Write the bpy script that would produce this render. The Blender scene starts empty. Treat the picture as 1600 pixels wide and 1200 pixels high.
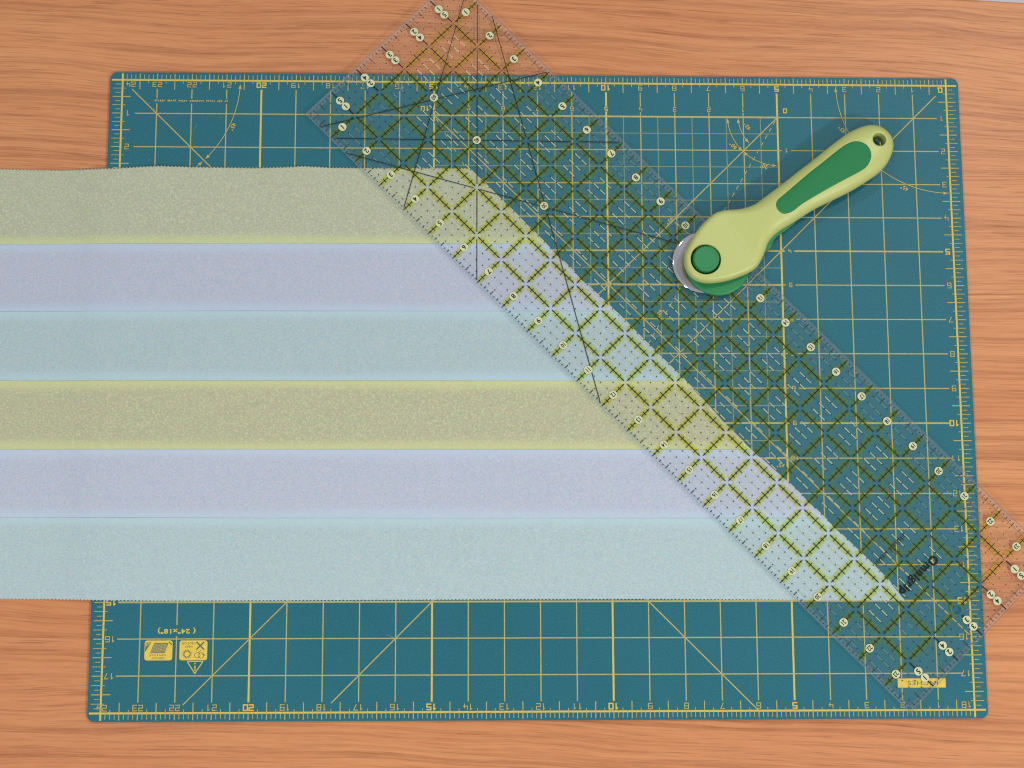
import bpy, bmesh, math, random
from mathutils import Vector, Matrix
from mathutils.geometry import delaunay_2d_cdt
import numpy as np
random.seed(7)
scene = bpy.context.scene
C = scene.collection
INCH = 0.0254

# ------------------------------------------------------------------ camera
cam_data = bpy.data.cameras.new('camera'); cam = bpy.data.objects.new('camera', cam_data); C.objects.link(cam)
cam_data.sensor_width = 36; cam_data.sensor_fit = 'HORIZONTAL'; cam_data.lens = 2681.74 / 1600 * 36
cam_data.clip_start = 0.05; cam_data.clip_end = 20
R = Matrix(((0.999496, -0.001804, -0.031708), (-0.003417, 0.98648, -0.163847), (0.031575, 0.163873, 0.985976)))
cam.matrix_world = Matrix.Translation((-0.36342, -0.4279, 1.2155)) @ R.to_4x4()
scene.camera = cam
# ------------------------------------------------------------------ light (indoor ceiling lamps, soft room light)
world = bpy.data.worlds.new('World'); scene.world = world; world.use_nodes = True
bg = world.node_tree.nodes['Background']; bg.inputs[0].default_value = (0.93, 0.97, 1.0, 1); bg.inputs[1].default_value = 0.37
def lamp(name, loc, power, size, col=(1, 0.97, 0.93)):
    l = bpy.data.lights.new(name, 'AREA'); l.shape = 'DISK'; l.size = size; l.energy = power; l.color = col
    o = bpy.data.objects.new(name, l); C.objects.link(o); o.location = loc
    o.rotation_euler = (Vector((-0.3, -0.22, 0)) - Vector(loc)).to_track_quat('-Z', 'Y').to_euler()
lamp('ceiling_lamp', (0.70, -1.12, 1.30), 13.0, 0.16)
lamp('ceiling_lamp', (-0.55, 0.95, 1.85), 3.3, 0.12)
lamp('ceiling_lamp', (-1.30, 0.35, 1.80), 3.0, 0.12)
lamp('ceiling_lamp', (-0.98, -1.12, 1.25), 6.6, 0.16)
lamp('ceiling_lamp', (0.5, 0.45, 1.5), 6.5, 0.2)
scene.view_settings.view_transform = 'Standard'; scene.view_settings.look = 'None'
scene.view_settings.exposure = 0.0; scene.view_settings.gamma = 1.0
scene.render.engine = 'CYCLES'
scene.cycles.transparent_max_bounces = 24
scene.cycles.pixel_filter_type = 'BLACKMAN_HARRIS'; scene.cycles.filter_width = 1.15

# ------------------------------------------------------------------ materials
def new_mat(name):
    m = bpy.data.materials.new(name); m.use_nodes = True
    return m, m.node_tree, m.node_tree.nodes['Principled BSDF']
def lin(*c):
    return tuple(((x / 255) / 12.92 if x <= 10 else ((x / 255 + 0.055) / 1.055) ** 2.4) for x in c) + (1,)
def plain(name, col, rough=0.5, metal=0.0, spec=0.5, var=0.0, vscale=300, bump=0.0):
    m, nt, b = new_mat(name)
    b.inputs['Base Color'].default_value = col; b.inputs['Roughness'].default_value = rough
    b.inputs['Metallic'].default_value = metal; b.inputs['Specular IOR Level'].default_value = spec
    if var or bump:
        tc = nt.nodes.new('ShaderNodeTexCoord'); n = nt.nodes.new('ShaderNodeTexNoise')
        n.inputs['Scale'].default_value = vscale; n.inputs['Detail'].default_value = 4
        nt.links.new(tc.outputs['Object'], n.inputs['Vector'])
        if var:
            r = nt.nodes.new('ShaderNodeValToRGB')
            r.color_ramp.elements[0].position = 0.3; r.color_ramp.elements[1].position = 0.7
            r.color_ramp.elements[0].color = tuple(c * (1 - var) for c in col[:3]) + (1,)
            r.color_ramp.elements[1].color = tuple(min(1, c * (1 + var)) for c in col[:3]) + (1,)
            nt.links.new(n.outputs['Fac'], r.inputs['Fac']); nt.links.new(r.outputs['Color'], b.inputs['Base Color'])
        if bump:
            bp = nt.nodes.new('ShaderNodeBump'); bp.inputs['Strength'].default_value = bump; bp.inputs['Distance'].default_value = 0.0003
            nt.links.new(n.outputs['Fac'], bp.inputs['Height']); nt.links.new(bp.outputs['Normal'], b.inputs['Normal'])
    return m

def wood_material():
    m, nt, b = new_mat('veneer wood')
    N, L = nt.nodes, nt.links
    tc = N.new('ShaderNodeTexCoord')
    mp0 = N.new('ShaderNodeMapping'); mp0.inputs['Rotation'].default_value = (0, 0, math.radians(2.6))
    L.new(tc.outputs['Object'], mp0.inputs['Vector'])
    # slow waviness bends the grain
    wn = N.new('ShaderNodeTexNoise'); wn.inputs['Scale'].default_value = 1.0; wn.inputs['Detail'].default_value = 2
    mpw = N.new('ShaderNodeMapping'); mpw.inputs['Scale'].default_value = (3.2, 9, 1); L.new(mp0.outputs[0], mpw.inputs['Vector']); L.new(mpw.outputs[0], wn.inputs['Vector'])
    sub = N.new('ShaderNodeMath'); sub.operation = 'SUBTRACT'; sub.inputs[1].default_value = 0.5; L.new(wn.outputs['Fac'], sub.inputs[0])
    mul = N.new('ShaderNodeMath'); mul.operation = 'MULTIPLY'; mul.inputs[1].default_value = 0.03; L.new(sub.outputs[0], mul.inputs[0])
    cmb = N.new('ShaderNodeCombineXYZ'); L.new(mul.outputs[0], cmb.inputs['Y'])
    add = N.new('ShaderNodeVectorMath'); add.operation = 'ADD'; L.new(mp0.outputs[0], add.inputs[0]); L.new(cmb.outputs[0], add.inputs[1])
    def streak(sx, sy, det, seed, lo, hi, rough=0.55, dist=0.0):
        mp = N.new('ShaderNodeMapping'); mp.inputs['Scale'].default_value = (sx, sy, 1); mp.inputs['Location'].default_value = (seed, seed * 1.7, seed)
        L.new(add.outputs[0], mp.inputs['Vector'])
        n = N.new('ShaderNodeTexNoise'); n.inputs['Scale'].default_value = 1; n.inputs['Detail'].default_value = det; n.inputs['Roughness'].default_value = rough
        n.inputs['Distortion'].default_value = dist
        L.new(mp.outputs[0], n.inputs['Vector'])
        r = N.new('ShaderNodeMapRange'); r.inputs['From Min'].default_value = lo; r.inputs['From Max'].default_value = hi
        L.new(n.outputs['Fac'], r.inputs['Value']); return r.outputs[0]
    broad = streak(2.2, 34, 3, 3.1, 0.35, 0.65)
    rings = streak(3.0, 210, 3, 7.7, 0.50, 0.70, 0.55, 0.12)
    rings2 = streak(6.5, 420, 3, 1.9, 0.50, 0.70, 0.6, 0.1)
    fibre = streak(45, 900, 3, 5.3, 0.3, 0.7, 0.7)
    pores = streak(22, 800, 3, 9.1, 0.56, 0.72)
    patch = streak(2.5, 4, 2, 12.0, 0.3, 0.7)
    def mix(a, bcol, fac, f=1.0, blend='MIX'):
        x = N.new('ShaderNodeMix'); x.data_type = 'RGBA'; x.blend_type = blend
        fm = N.new('ShaderNodeMath'); fm.operation = 'MULTIPLY'; fm.inputs[1].default_value = f; L.new(fac, fm.inputs[0]); L.new(fm.outputs[0], x.inputs['Factor'])
        if isinstance(a, tuple): x.inputs['A'].default_value = a
        else: L.new(a, x.inputs['A'])
        if isinstance(bcol, tuple): x.inputs['B'].default_value = bcol
        else: L.new(bcol, x.inputs['B'])
        return x.outputs['Result']
    c = mix(lin(195, 122, 73), lin(210, 142, 92), broad)
    c = mix(c, lin(187, 114, 69), patch, 0.6)
    c = mix(c, lin(144, 76, 38), rings, 0.62)
    c = mix(c, lin(150, 80, 42), rings2, 0.6)
    c = mix(c, lin(230, 170, 120), fibre, 0.28)
    c = mix(c, lin(118, 66, 38), pores, 0.5)
    L.new(c, b.inputs['Base Color'])
    b.inputs['Roughness'].default_value = 0.42; b.inputs['Specular IOR Level'].default_value = 0.4
    bp = N.new('ShaderNodeBump'); bp.inputs['Strength'].default_value = 0.25; bp.inputs['Distance'].default_value = 0.0002; bp.invert = True
    L.new(pores, bp.inputs['Height']); L.new(bp.outputs['Normal'], b.inputs['Normal'])
    return m

def mat_material():
    m, nt, b = new_mat('teal vinyl')
    N, L = nt.nodes, nt.links
    tc = N.new('ShaderNodeTexCoord')
    n = N.new('ShaderNodeTexNoise'); n.inputs['Scale'].default_value = 900; n.inputs['Detail'].default_value = 3; L.new(tc.outputs['Object'], n.inputs['Vector'])
    n2 = N.new('ShaderNodeTexNoise'); n2.inputs['Scale'].default_value = 14; n2.inputs['Detail'].default_value = 4; L.new(tc.outputs['Object'], n2.inputs['Vector'])
    r = N.new('ShaderNodeValToRGB'); r.color_ramp.elements[0].position = 0.32; r.color_ramp.elements[1].position = 0.68
    r.color_ramp.elements[0].color = lin(14, 92, 107); r.color_ramp.elements[1].color = lin(26, 106, 121)
    L.new(n.outputs['Fac'], r.inputs['Fac'])
    r2 = N.new('ShaderNodeMapRange'); r2.inputs['To Min'].default_value = 0.9; r2.inputs['To Max'].default_value = 1.1; L.new(n2.outputs['Fac'], r2.inputs['Value'])
    v = N.new('ShaderNodeVectorMath'); v.operation = 'SCALE'; L.new(r.outputs['Color'], v.inputs[0]); L.new(r2.outputs[0], v.inputs['Scale'])
    L.new(v.outputs[0], b.inputs['Base Color'])
    # fine knife scratches and a pebbled surface
    bp = N.new('ShaderNodeBump'); bp.inputs['Strength'].default_value = 0.3; bp.inputs['Distance'].default_value = 0.0002
    L.new(n.outputs['Fac'], bp.inputs['Height']); L.new(bp.outputs['Normal'], b.inputs['Normal'])
    b.inputs['Roughness'].default_value = 0.5; b.inputs['Specular IOR Level'].default_value = 0.35
    return m

def fabric_material(name, c0, c1, c2, band):
    m, nt, b = new_mat(name)
    N, L = nt.nodes, nt.links
    tc = N.new('ShaderNodeTexCoord')
    def noise(s, d, off):
        mp = N.new('ShaderNodeMapping'); mp.inputs['Location'].default_value = (off, off * 2, 0); L.new(tc.outputs['Object'], mp.inputs['Vector'])
        n = N.new('ShaderNodeTexNoise'); n.inputs['Scale'].default_value = s; n.inputs['Detail'].default_value = d; L.new(mp.outputs[0], n.inputs['Vector'])
        return n.outputs['Fac']
    def mr(s, a, b2):
        r = N.new('ShaderNodeMapRange'); r.inputs['From Min'].default_value = a; r.inputs['From Max'].default_value = b2; L.new(s, r.inputs['Value']); return r.outputs[0]
    def mix(a, bb, f):
        x = N.new('ShaderNodeMix'); x.data_type = 'RGBA'; L.new(f, x.inputs['Factor'])
        for k, s in (('A', a), ('B', bb)):
            if isinstance(s, tuple): x.inputs[k].default_value = s
            else: L.new(s, x.inputs[k])
        return x.outputs['Result']
    c = mix(c0, c1, mr(noise(900, 2, 1.0), 0.40, 0.60))
    c = mix(c, c2, mr(noise(760, 2, 5.0), 0.48, 0.66))
    c = mix(c, tuple(x * 0.92 for x in c0[:3]) + (1,), mr(noise(1100, 1, 9.0), 0.56, 0.70))
    # many tiny coloured specks of the printed pattern
    mp = N.new('ShaderNodeMapping'); mp.inputs['Location'].default_value = (3, 8, 1); L.new(tc.outputs['Object'], mp.inputs['Vector'])
    cn = N.new('ShaderNodeTexNoise'); cn.inputs['Scale'].default_value = 900; cn.inputs['Detail'].default_value = 3; cn.inputs['Roughness'].default_value = 0.75; L.new(mp.outputs[0], cn.inputs['Vector'])
    hs = N.new('ShaderNodeHueSaturation'); hs.inputs['Saturation'].default_value = 2.0; L.new(cn.outputs['Color'], hs.inputs['Color'])
    ov = N.new('ShaderNodeMix'); ov.data_type = 'RGBA'; ov.blend_type = 'OVERLAY'; ov.inputs['Factor'].default_value = 0.22
    L.new(c, ov.inputs['A']); L.new(hs.outputs[0], ov.inputs['B']); c = ov.outputs['Result']
    dk = N.new('ShaderNodeVectorMath'); dk.operation = 'SCALE'; dk.inputs['Scale'].default_value = 0.96; L.new(c, dk.inputs[0]); c = dk.outputs[0]
    at = N.new('ShaderNodeAttribute'); at.attribute_name = 'allowance'
    mm = N.new('ShaderNodeMath'); mm.operation = 'MULTIPLY'; mm.inputs[1].default_value = 0.62; L.new(at.outputs['Fac'], mm.inputs[0])
    c = mix(c, band, mm.outputs[0])
    L.new(c, b.inputs['Base Color'])
    b.inputs['Roughness'].default_value = 0.92; b.inputs['Specular IOR Level'].default_value = 0.15
    # weave
    wx = N.new('ShaderNodeTexWave'); wx.inputs['Scale'].default_value = 420; wx.bands_direction = 'X'; L.new(tc.outputs['Object'], wx.inputs['Vector'])
    wy = N.new('ShaderNodeTexWave'); wy.inputs['Scale'].default_value = 420; wy.bands_direction = 'Y'; L.new(tc.outputs['Object'], wy.inputs['Vector'])
    a = N.new('ShaderNodeMath'); L.new(wx.outputs['Fac'], a.inputs[0]); L.new(wy.outputs['Fac'], a.inputs[1])
    bp = N.new('ShaderNodeBump'); bp.inputs['Strength'].default_value = 0.3; bp.inputs['Distance'].default_value = 0.00015
    L.new(a.outputs[0], bp.inputs['Height']); L.new(bp.outputs['Normal'], b.inputs['Normal'])
    return m

def film(name, tint, diff, fac, gloss=0.0):
    """transparent film: light passes tinted by tint, a share fac is scattered by the ink itself"""
    m = bpy.data.materials.new(name); m.use_nodes = True; nt = m.node_tree; nt.nodes.clear()
    out = nt.nodes.new('ShaderNodeOutputMaterial'); t = nt.nodes.new('ShaderNodeBsdfTransparent'); t.inputs[0].default_value = tint
    d = nt.nodes.new('ShaderNodeBsdfDiffuse'); d.inputs[0].default_value = diff
    mx = nt.nodes.new('ShaderNodeMixShader'); mx.inputs[0].default_value = fac
    nt.links.new(t.outputs[0], mx.inputs[1]); nt.links.new(d.outputs[0], mx.inputs[2]); last = mx.outputs[0]
    if gloss:
        g = nt.nodes.new('ShaderNodeBsdfGlossy'); g.inputs['Roughness'].default_value = 0.08
        ge = nt.nodes.new('ShaderNodeNewGeometry')      # mirror-like only on the outside of each face
        gm = nt.nodes.new('ShaderNodeMath'); gm.operation = 'MULTIPLY_ADD'; gm.inputs[1].default_value = -0.05 * gloss; gm.inputs[2].default_value = 0.05 * gloss
        nt.links.new(ge.outputs['Backfacing'], gm.inputs[0])
        m2 = nt.nodes.new('ShaderNodeMixShader'); nt.links.new(gm.outputs[0], m2.inputs[0])
        nt.links.new(last, m2.inputs[1]); nt.links.new(g.outputs[0], m2.inputs[2]); last = m2.outputs[0]
    nt.links.new(last, out.inputs[0]); return m

M = dict(
    wood=wood_material(), vinyl=mat_material(),
    ink=plain('yellow print', lin(178, 168, 104), 0.7, spec=0.2, var=0.12, vscale=700),
    ink_bold=plain('strong yellow print', lin(208, 184, 84), 0.7, spec=0.2, var=0.1, vscale=700),
    ink_dim=plain('faint yellow print', lin(132, 146, 116), 0.7, spec=0.2, var=0.12, vscale=700),
    ink_label=plain('yellow label print', lin(222, 190, 70), 0.6, var=0.06, vscale=500),
    ink_dark=plain('dark print on label', lin(50, 96, 92), 0.6),
    acrylic=film('clear acrylic', (0.99, 0.993, 0.995, 1), (0.8, 0.84, 0.9, 1), 0.007, 0.55),
    acrylic_edge=film('sawn acrylic edge', (0.55, 0.62, 0.62, 1), (0.8, 0.86, 0.86, 1), 0.30, 0.3),
    frost=film('frosted border', (0.98, 0.99, 1, 1), (0.75, 0.78, 0.84, 1), 0.09),
    band=film('lime line film', (0.985, 0.985, 0.74, 1), (0.55, 0.60, 0.10, 1), 0.042),
    black=plain('black print', (0.004, 0.006, 0.004, 1), 0.9, spec=0.03),
    grey=film('thin grey print', (0.25, 0.27, 0.24, 1), (0.03, 0.04, 0.03, 1), 0.6),
    pale=film('pale dash print', (0.8, 0.8, 0.7, 1), lin(215, 220, 165), 0.75),
    palethin=film('glintless pale dash print', (0.95, 0.97, 0.85, 1), lin(205, 212, 150), 0.35),  # glint painted into the dashes: full in the middle squares, fainter with this one
    disc=plain('pale lime disc print', lin(208, 210, 166), 0.55),
    handle=plain('lime yellow plastic', lin(184, 192, 116), 0.38, spec=0.5, var=0.025, vscale=1400, bump=0.22),
    rubber=plain('green rubber', lin(22, 120, 66), 0.6, spec=0.4, var=0.08, vscale=1500, bump=0.35),
    knob=plain('green plastic', lin(28, 128, 72), 0.45, spec=0.5, var=0.04, vscale=1200, bump=0.2),
    steel=plain('blade steel', (0.62, 0.57, 0.62, 1), 0.22, metal=1.0),
    bevel=plain('ground blade edge', (0.85, 0.84, 0.86, 1), 0.06, metal=1.0),
    dark=plain('dark recess', (0.01, 0.02, 0.01, 1), 0.8),
    floor=plain('white floor', lin(235, 228, 236), 0.6, var=0.04, vscale=8),
    frame=plain('table edge band', lin(170, 105, 70), 0.5),
)

# ------------------------------------------------------------------ object helpers
def thing(name, label, cat, loc):
    o = bpy.data.objects.new(name, None); C.objects.link(o); o.location = loc
    o['label'] = label; o['category'] = cat; o.empty_display_size = 0.02
    return o
def wloc(o):
    v = Vector((0, 0, 0))
    while o is not None: v = v + o.location; o = o.parent
    return v
def link_mesh(name, me, parent, loc=None, label=None, kind=None):
    o = bpy.data.objects.new(name, me); C.objects.link(o)
    if parent is not None: o.parent = parent
    if loc is not None: o.location = loc
    if label: o['label'] = label
    if kind: o['kind'] = kind
    return o
def part(name, verts, faces, mats, parent=None, smooth=False, mi=None, label=None, kind=None, origin=None):
    """verts are in world coordinates; they are stored relative to origin (default: parent's place)"""
    base = wloc(parent) if parent is not None else Vector((0, 0, 0))
    org = Vector(origin) if origin is not None else base
    me = bpy.data.meshes.new(name)
    me.from_pydata([(v[0] - org[0], v[1] - org[1], v[2] - org[2]) for v in verts], [], faces)
    for m in (mats if isinstance(mats, (list, tuple)) else [mats]): me.materials.append(m)
    if mi is not None: me.polygons.foreach_set('material_index', mi)
    if smooth: me.polygons.foreach_set('use_smooth', [True] * len(me.polygons))
    me.update()
    return link_mesh(name, me, parent, org - base, label, kind)

class Ink:
    """flat print: strokes and polygons on a plane, each lifted a hair above the last so none share a plane"""
    def __init__(s, frame, z, step=0.000004, cyc=8): s.f = frame; s.z = z; s.v = []; s.fc = []; s.step = step; s.k = 0; s.cyc = cyc
    def nz(s): s.k = (s.k + 1) % s.cyc; return s.z + s.k * s.step
    def line(s, a, b, w, z=None):
        z = s.nz() if z is None else z
        A = Vector(s.f(*a)); B = Vector(s.f(*b)); d = B - A
        if d.length < 1e-9: return
        n = Vector((-d.y, d.x)).normalized() * (w * INCH / 2)
        i = len(s.v)
        s.v += [(*(A - n), z), (*(B - n), z), (*(B + n), z), (*(A + n), z)]; s.fc.append((i, i + 1, i + 2, i + 3))
    def poly(s, pts, z=None):
        z = s.nz() if z is None else z
        P = [Vector(s.f(*p)) for p in pts]
        area = sum(P[k].x * P[(k + 1) % len(P)].y - P[(k + 1) % len(P)].x * P[k].y for k in range(len(P)))
        if area < 0: P.reverse()
        i = len(s.v); s.v += [(*p, z) for p in P]; s.fc.append(tuple(range(i, i + len(P))))
    def ring(s, c, r, w, a0=0, a1=2 * math.pi, n=32, z=None):
        z = s.nz() if z is None else z
        i = len(s.v)
        for k in range(n + 1):
            a = a0 + (a1 - a0) * k / n
            for rr in (r - w / 2, r + w / 2):
                p = s.f(c[0] + rr * math.cos(a), c[1] + rr * math.sin(a)); s.v.append((*p, z))
        for k in range(n):
            j = i + 2 * k; s.fc.append((j, j + 1, j + 3, j + 2))
    def build(s, name, m, parent, **kw):
        # make every face look up
        out = []
        for f in s.fc:
            a = 0
            for k in range(len(f)):
                p, q = s.v[f[k]], s.v[f[(k + 1) % len(f)]]; a += p[0] * q[1] - q[0] * p[1]
            out.append(f if a > 0 else tuple(reversed(f)))
        return part(name, s.v, out, m, parent, **kw)

_txt = {}
def text_mesh_data(txt, offset=0.0):
    """vertices / faces of a word, height 1, centred on the origin"""
    key = (txt, offset)
    if key in _txt: return _txt[key]
    cu = bpy.data.curves.new('lettering', 'FONT'); cu.body = txt; cu.size = 1; cu.offset = offset; cu.resolution_u = 4; cu.space_character = 1.12 if len(txt) > 2 else 1.0
    o = bpy.data.objects.new('lettering', cu); C.objects.link(o)
    me = bpy.data.meshes.new_from_object(o)
    v = [(p.co.x, p.co.y) for p in me.vertices]; f = [tuple(p.vertices) for p in me.polygons]
    bpy.data.objects.remove(o); bpy.data.curves.remove(cu); bpy.data.meshes.remove(me)
    xs = [p[0] for p in v]; ys = [p[1] for p in v]
    cx, cy = (min(xs) + max(xs)) / 2, (min(ys) + max(ys)) / 2; h = max(ys) - min(ys)
    v = [((x - cx) / h, (y - cy) / h) for x, y in v]
    _txt[key] = (v, f); return _txt[key]
def add_text(ink, txt, pos, h, ang, offset=0.0, sx=1.0, z=None):
    """ang = direction of reading in world XY; pos in frame coordinates; h in inches"""
    v, f = text_mesh_data(txt, offset); P = Vector(ink.f(*pos)); z = ink.nz() if z is None else z
    ca, sa = math.cos(ang), math.sin(ang); i = len(ink.v)
    for x, y in v:
        x *= h * INCH * sx; y *= h * INCH
        ink.v.append((P.x + ca * x - sa * y, P.y + sa * x + ca * y, z))
    ink.fc += [tuple(i + k for k in q) for q in f]
SEG = {'0': [(0, 0, 1, 0), (1, 0, 1, 2), (1, 2, 0, 2), (0, 2, 0, 0)], '1': [(.65, 0, .65, 2), (.65, 2, .3, 1.6)],
       '2': [(0, 2, 1, 2), (1, 2, 1, 1), (1, 1, 0, 1), (0, 1, 0, 0), (0, 0, 1, 0)], '3': [(0, 2, 1, 2), (1, 2, 1, 0), (.2, 1, 1, 1), (1, 0, 0, 0)],
       '4': [(0, 2, 0, .8), (0, .8, 1, .8), (.75, 1.4, .75, 0)], '5': [(1, 2, 0, 2), (0, 2, 0, 1.1), (0, 1.1, 1, 1.1), (1, 1.1, 1, 0), (1, 0, 0, 0)],
       '6': [(1, 2, 0, 2), (0, 2, 0, 0), (0, 0, 1, 0), (1, 0, 1, 1.1), (1, 1.1, 0, 1.1)], '7': [(0, 2, 1, 2), (1, 2, .35, 0)],
       '8': [(0, 0, 1, 0), (1, 0, 1, 2), (1, 2, 0, 2), (0, 2, 0, 0), (0, 1, 1, 1)], '9': [(1, 0, 1, 2), (1, 2, 0, 2), (0, 2, 0, 1), (0, 1, 1, 1), (1, 0, 0, 0)]}
def add_digits(ink, txt, pos, h=0.15, w=0.024, ang=math.pi, adv=0.155):
    """squared stroke numerals"""
    cw = h * 0.72; tot = adv * (len(txt) - 1)
    P = Vector(ink.f(*pos)); ca, sa = math.cos(ang), math.sin(ang)
    old = ink.f; ink.f = lambda x, y: (x, y)
    for k, ch in enumerate(txt):
        ox = -tot / 2 + adv * k - cw / 2
        for (x0, y0, x1, y1) in SEG[ch]:
            q = []
            for (x, y) in ((x0, y0), (x1, y1)):
                X = (ox + x * cw) * INCH; Y = (-h / 2 + y * h / 2) * INCH
                q.append((P.x + ca * X - sa * Y, P.y + sa * X + ca * Y))
            d = (Vector(q[1]) - Vector(q[0])).normalized() * (w * INCH * 0.4)
            ink.line(tuple(Vector(q[0]) - d), tuple(Vector(q[1]) + d), w)
    ink.f = old

def plate(name, outline, holes, z0, z1, m, parent, bevel=0.0, res=2, edge_mat=None, **kw):
    """outline (list of world xy) with holes, as a solid with small rounded edges"""
    cu = bpy.data.curves.new(name, 'CURVE'); cu.dimensions = '2D'; cu.fill_mode = 'BOTH'
    for pts in [outline] + holes:
        sp = cu.splines.new('POLY'); sp.points.add(len(pts) - 1); sp.use_cyclic_u = True
        for k, p in enumerate(pts): sp.points[k].co = (p[0], p[1], 0, 1)
    cu.extrude = (z1 - z0) / 2 - bevel; cu.bevel_depth = bevel; cu.bevel_resolution = res; cu.offset = -bevel
    o = bpy.data.objects.new(name, cu); C.objects.link(o); me = bpy.data.meshes.new_from_object(o)
    bpy.data.objects.remove(o); bpy.data.curves.remove(cu)
    zc = (z0 + z1) / 2; bm = bmesh.new(); bm.from_mesh(me); bmesh.ops.remove_doubles(bm, verts=bm.verts, dist=1e-7)
    bmesh.ops.recalc_face_normals(bm, faces=bm.faces)
    bm.verts.index_update()
    v = [(p.co.x, p.co.y, p.co.z + zc) for p in bm.verts]; f = [tuple(q.index for q in p.verts) for p in bm.faces]
    mi = [0 if abs(p.normal.z) > 0.9 else 1 for p in bm.faces] if edge_mat else None
    bm.free(); bpy.data.meshes.remove(me)
    return part(name, v, f, [m, edge_mat] if edge_mat else m, parent, mi=mi, **kw)
def rounded(x0, y0, x1, y1, r, n=8):
    p = []
    for cx, cy, a in ((x1 - r, y1 - r, 0), (x0 + r, y1 - r, 90), (x0 + r, y0 + r, 180), (x1 - r, y0 + r, 270)):
        for k in range(n + 1):
            t = math.radians(a + 90 * k / n); p.append((cx + r * math.cos(t), cy + r * math.sin(t)))
    return p
def circle(cx, cy, r, n=48): return [(cx + r * math.cos(2 * math.pi * k / n), cy + r * math.sin(2 * math.pi * k / n)) for k in range(n)]

# ------------------------------------------------------------------ setting: floor and table
part('floor', [(-3, -3, -0.76), (3, -3, -0.76), (3, 3, -0.76), (-3, 3, -0.76)], [(0, 1, 2, 3)], M['floor'], kind='structure')
ZT = -0.0022
def edge_y(x): return 0.0686 - 0.0514 * (x - 0.0341)
table = thing('wooden_table', 'wooden table with orange brown wavy grain under the green cutting mat', 'table', (-0.3, -0.3, -0.76))
bm = bmesh.new()
xl, xr, yb = -1.15, 0.42, -1.0
P = [(xl, yb - 0.0514 * (xl - xr)), (xr, yb), (xr, edge_y(xr)), (xl, edge_y(xl))]
plate('tabletop', P, [], ZT - 0.028, ZT, M['wood'], table, bevel=0.0015, edge_mat=None)
for (x, y) in ((xl + .08, yb + .15), (xr - .08, yb + .08), (xr - .08, edge_y(xr) - .08), (xl + .08, edge_y(xl) - .08)):
    plate('leg', rounded(x - .03, y - .03, x + .03, y + .03, .006), [], -0.758, ZT - 0.0285, M['wood'], table)

# ------------------------------------------------------------------ cutting mat
def mf(u, v): return (-u * INCH, -v * INCH)
mat = thing('cutting_mat', 'green self healing cutting mat with yellow inch grid lying on the table', 'cutting mat', (-12 * INCH, -9 * INCH, ZT))
plate('mat_base', rounded(-24.36 * INCH, -18.235 * INCH, 0.37 * INCH, 0.235 * INCH, 0.2 * INCH), [], ZT + 0.0001, 0, M['vinyl'], mat, bevel=0.0003)
thin = 0.030; bold = 0.052
# inch lines
gv = Ink(mf, 0.00003, 0, 1); gb = Ink(mf, 0.00006, 0, 1); gh = Ink(mf, 0.00009, 0, 1)
for u in range(1, 24):
    tgt = gb if u % 5 == 0 else gv; w = bold if u % 5 == 0 else thin
    spans = [(0.27, 17.72)]
    if u in (21, 22, 23): spans = [(0.27, 0.55), (0.70, 17.72)]
    if u == 22: spans = [(0.27, 0.55), (0.70, 15.62), (15.92, 17.72)]
    if 6 <= u <= 14: spans = [(0.27, 0.70), (0.86, 17.72)]
    for a, b in spans: tgt.line((u, a), (u, b), w)
for v in range(1, 18):
    bv = v in (5, 10, 15); tgt = gh; w = bold * 0.9 if bv else thin
    spans = [(0.30, 23.62)]
    if 2 <= v <= 10: spans = [(0.30, 4.62), (4.90, 23.62)]
    for a, b in spans: tgt.line((a, v), (b, v), w)
gh.line((5, 1), (15, 1), bold, 0.00012); gh.line((5, 11), (15, 11), bold, 0.00012); gh.line((5.0, 6), (15, 6), bold, 0.00012)
gv.build('inch_line_print', M['ink'], mat); gb.build('five_inch_line_print', M['ink_bold'], mat); gh.build('cross_line_print', M['ink'], mat)
half = Ink(mf, 0.00002, 0, 1)
for k in range(10):
    half.line((5.5 + k, 1), (5.5 + k, 11), 0.024, 0.000015); half.line((5, 1.5 + k), (15, 1.5 + k), 0.022, 0.000045)
half.build('half_inch_line_print', M['ink_dim'], mat)
fr = Ink(mf, 0.00015, 0.00001, 4)
fr.line((-0.31, 0), (24.31, 0), bold); fr.line((-0.31, 18), (24.31, 18), bold); fr.line((0, -0.2), (0, 18.2), bold); fr.line((24, -0.2), (24, 18.2), bold)
fr.build('border_line_print', M['ink_bold'], mat)
tk = Ink(mf, 0.00019, 0.000004, 6)
for k in range(1, 24 * 8):
    u = k / 8; q = k % 8
    o = 0.19 if q in (0, 4) else 0.165; i = 0.28 if q == 4 else (0.10 if q in (2, 6) else 0.0)
    for v0, sgn in ((0, -1), (18, 1)):
        tk.line((u, v0 + sgn * o), (u, v0 - sgn * i), 0.026 if q in (0, 4) else 0.019)
for k in range(1, 18 * 8):
    v = k / 8; q = k % 8
    if q == 0: o, i = 0.27, 0.04
    elif q == 4: o, i = 0.27, 0.25
    elif q in (2, 6): o, i = 0.27, 0.10
    else: o, i = 0.19, -0.05
    for u0, sgn in ((0, -1), (24, 1)):
        tk.line((u0 + sgn * o, v), (u0 - sgn * i, v), 0.026 if q in (0, 4) else 0.019)
tk.build('ruler_tick_print', M['ink'], mat, kind='stuff')
dg = Ink(mf, 0.00023, 0.00001, 6)
dg.line((0.32, 0.32), (17.75, 17.75), 0.032); dg.line((23.72, 0.28), (6.02, 17.98), 0.032)
dg.line((15, 1), (0.05, 15.95), 0.030); dg.line((5, 1), (21.78, 17.78), 0.030)
L60 = 10 / math.sin(math.radians(60)); n = 46
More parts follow.
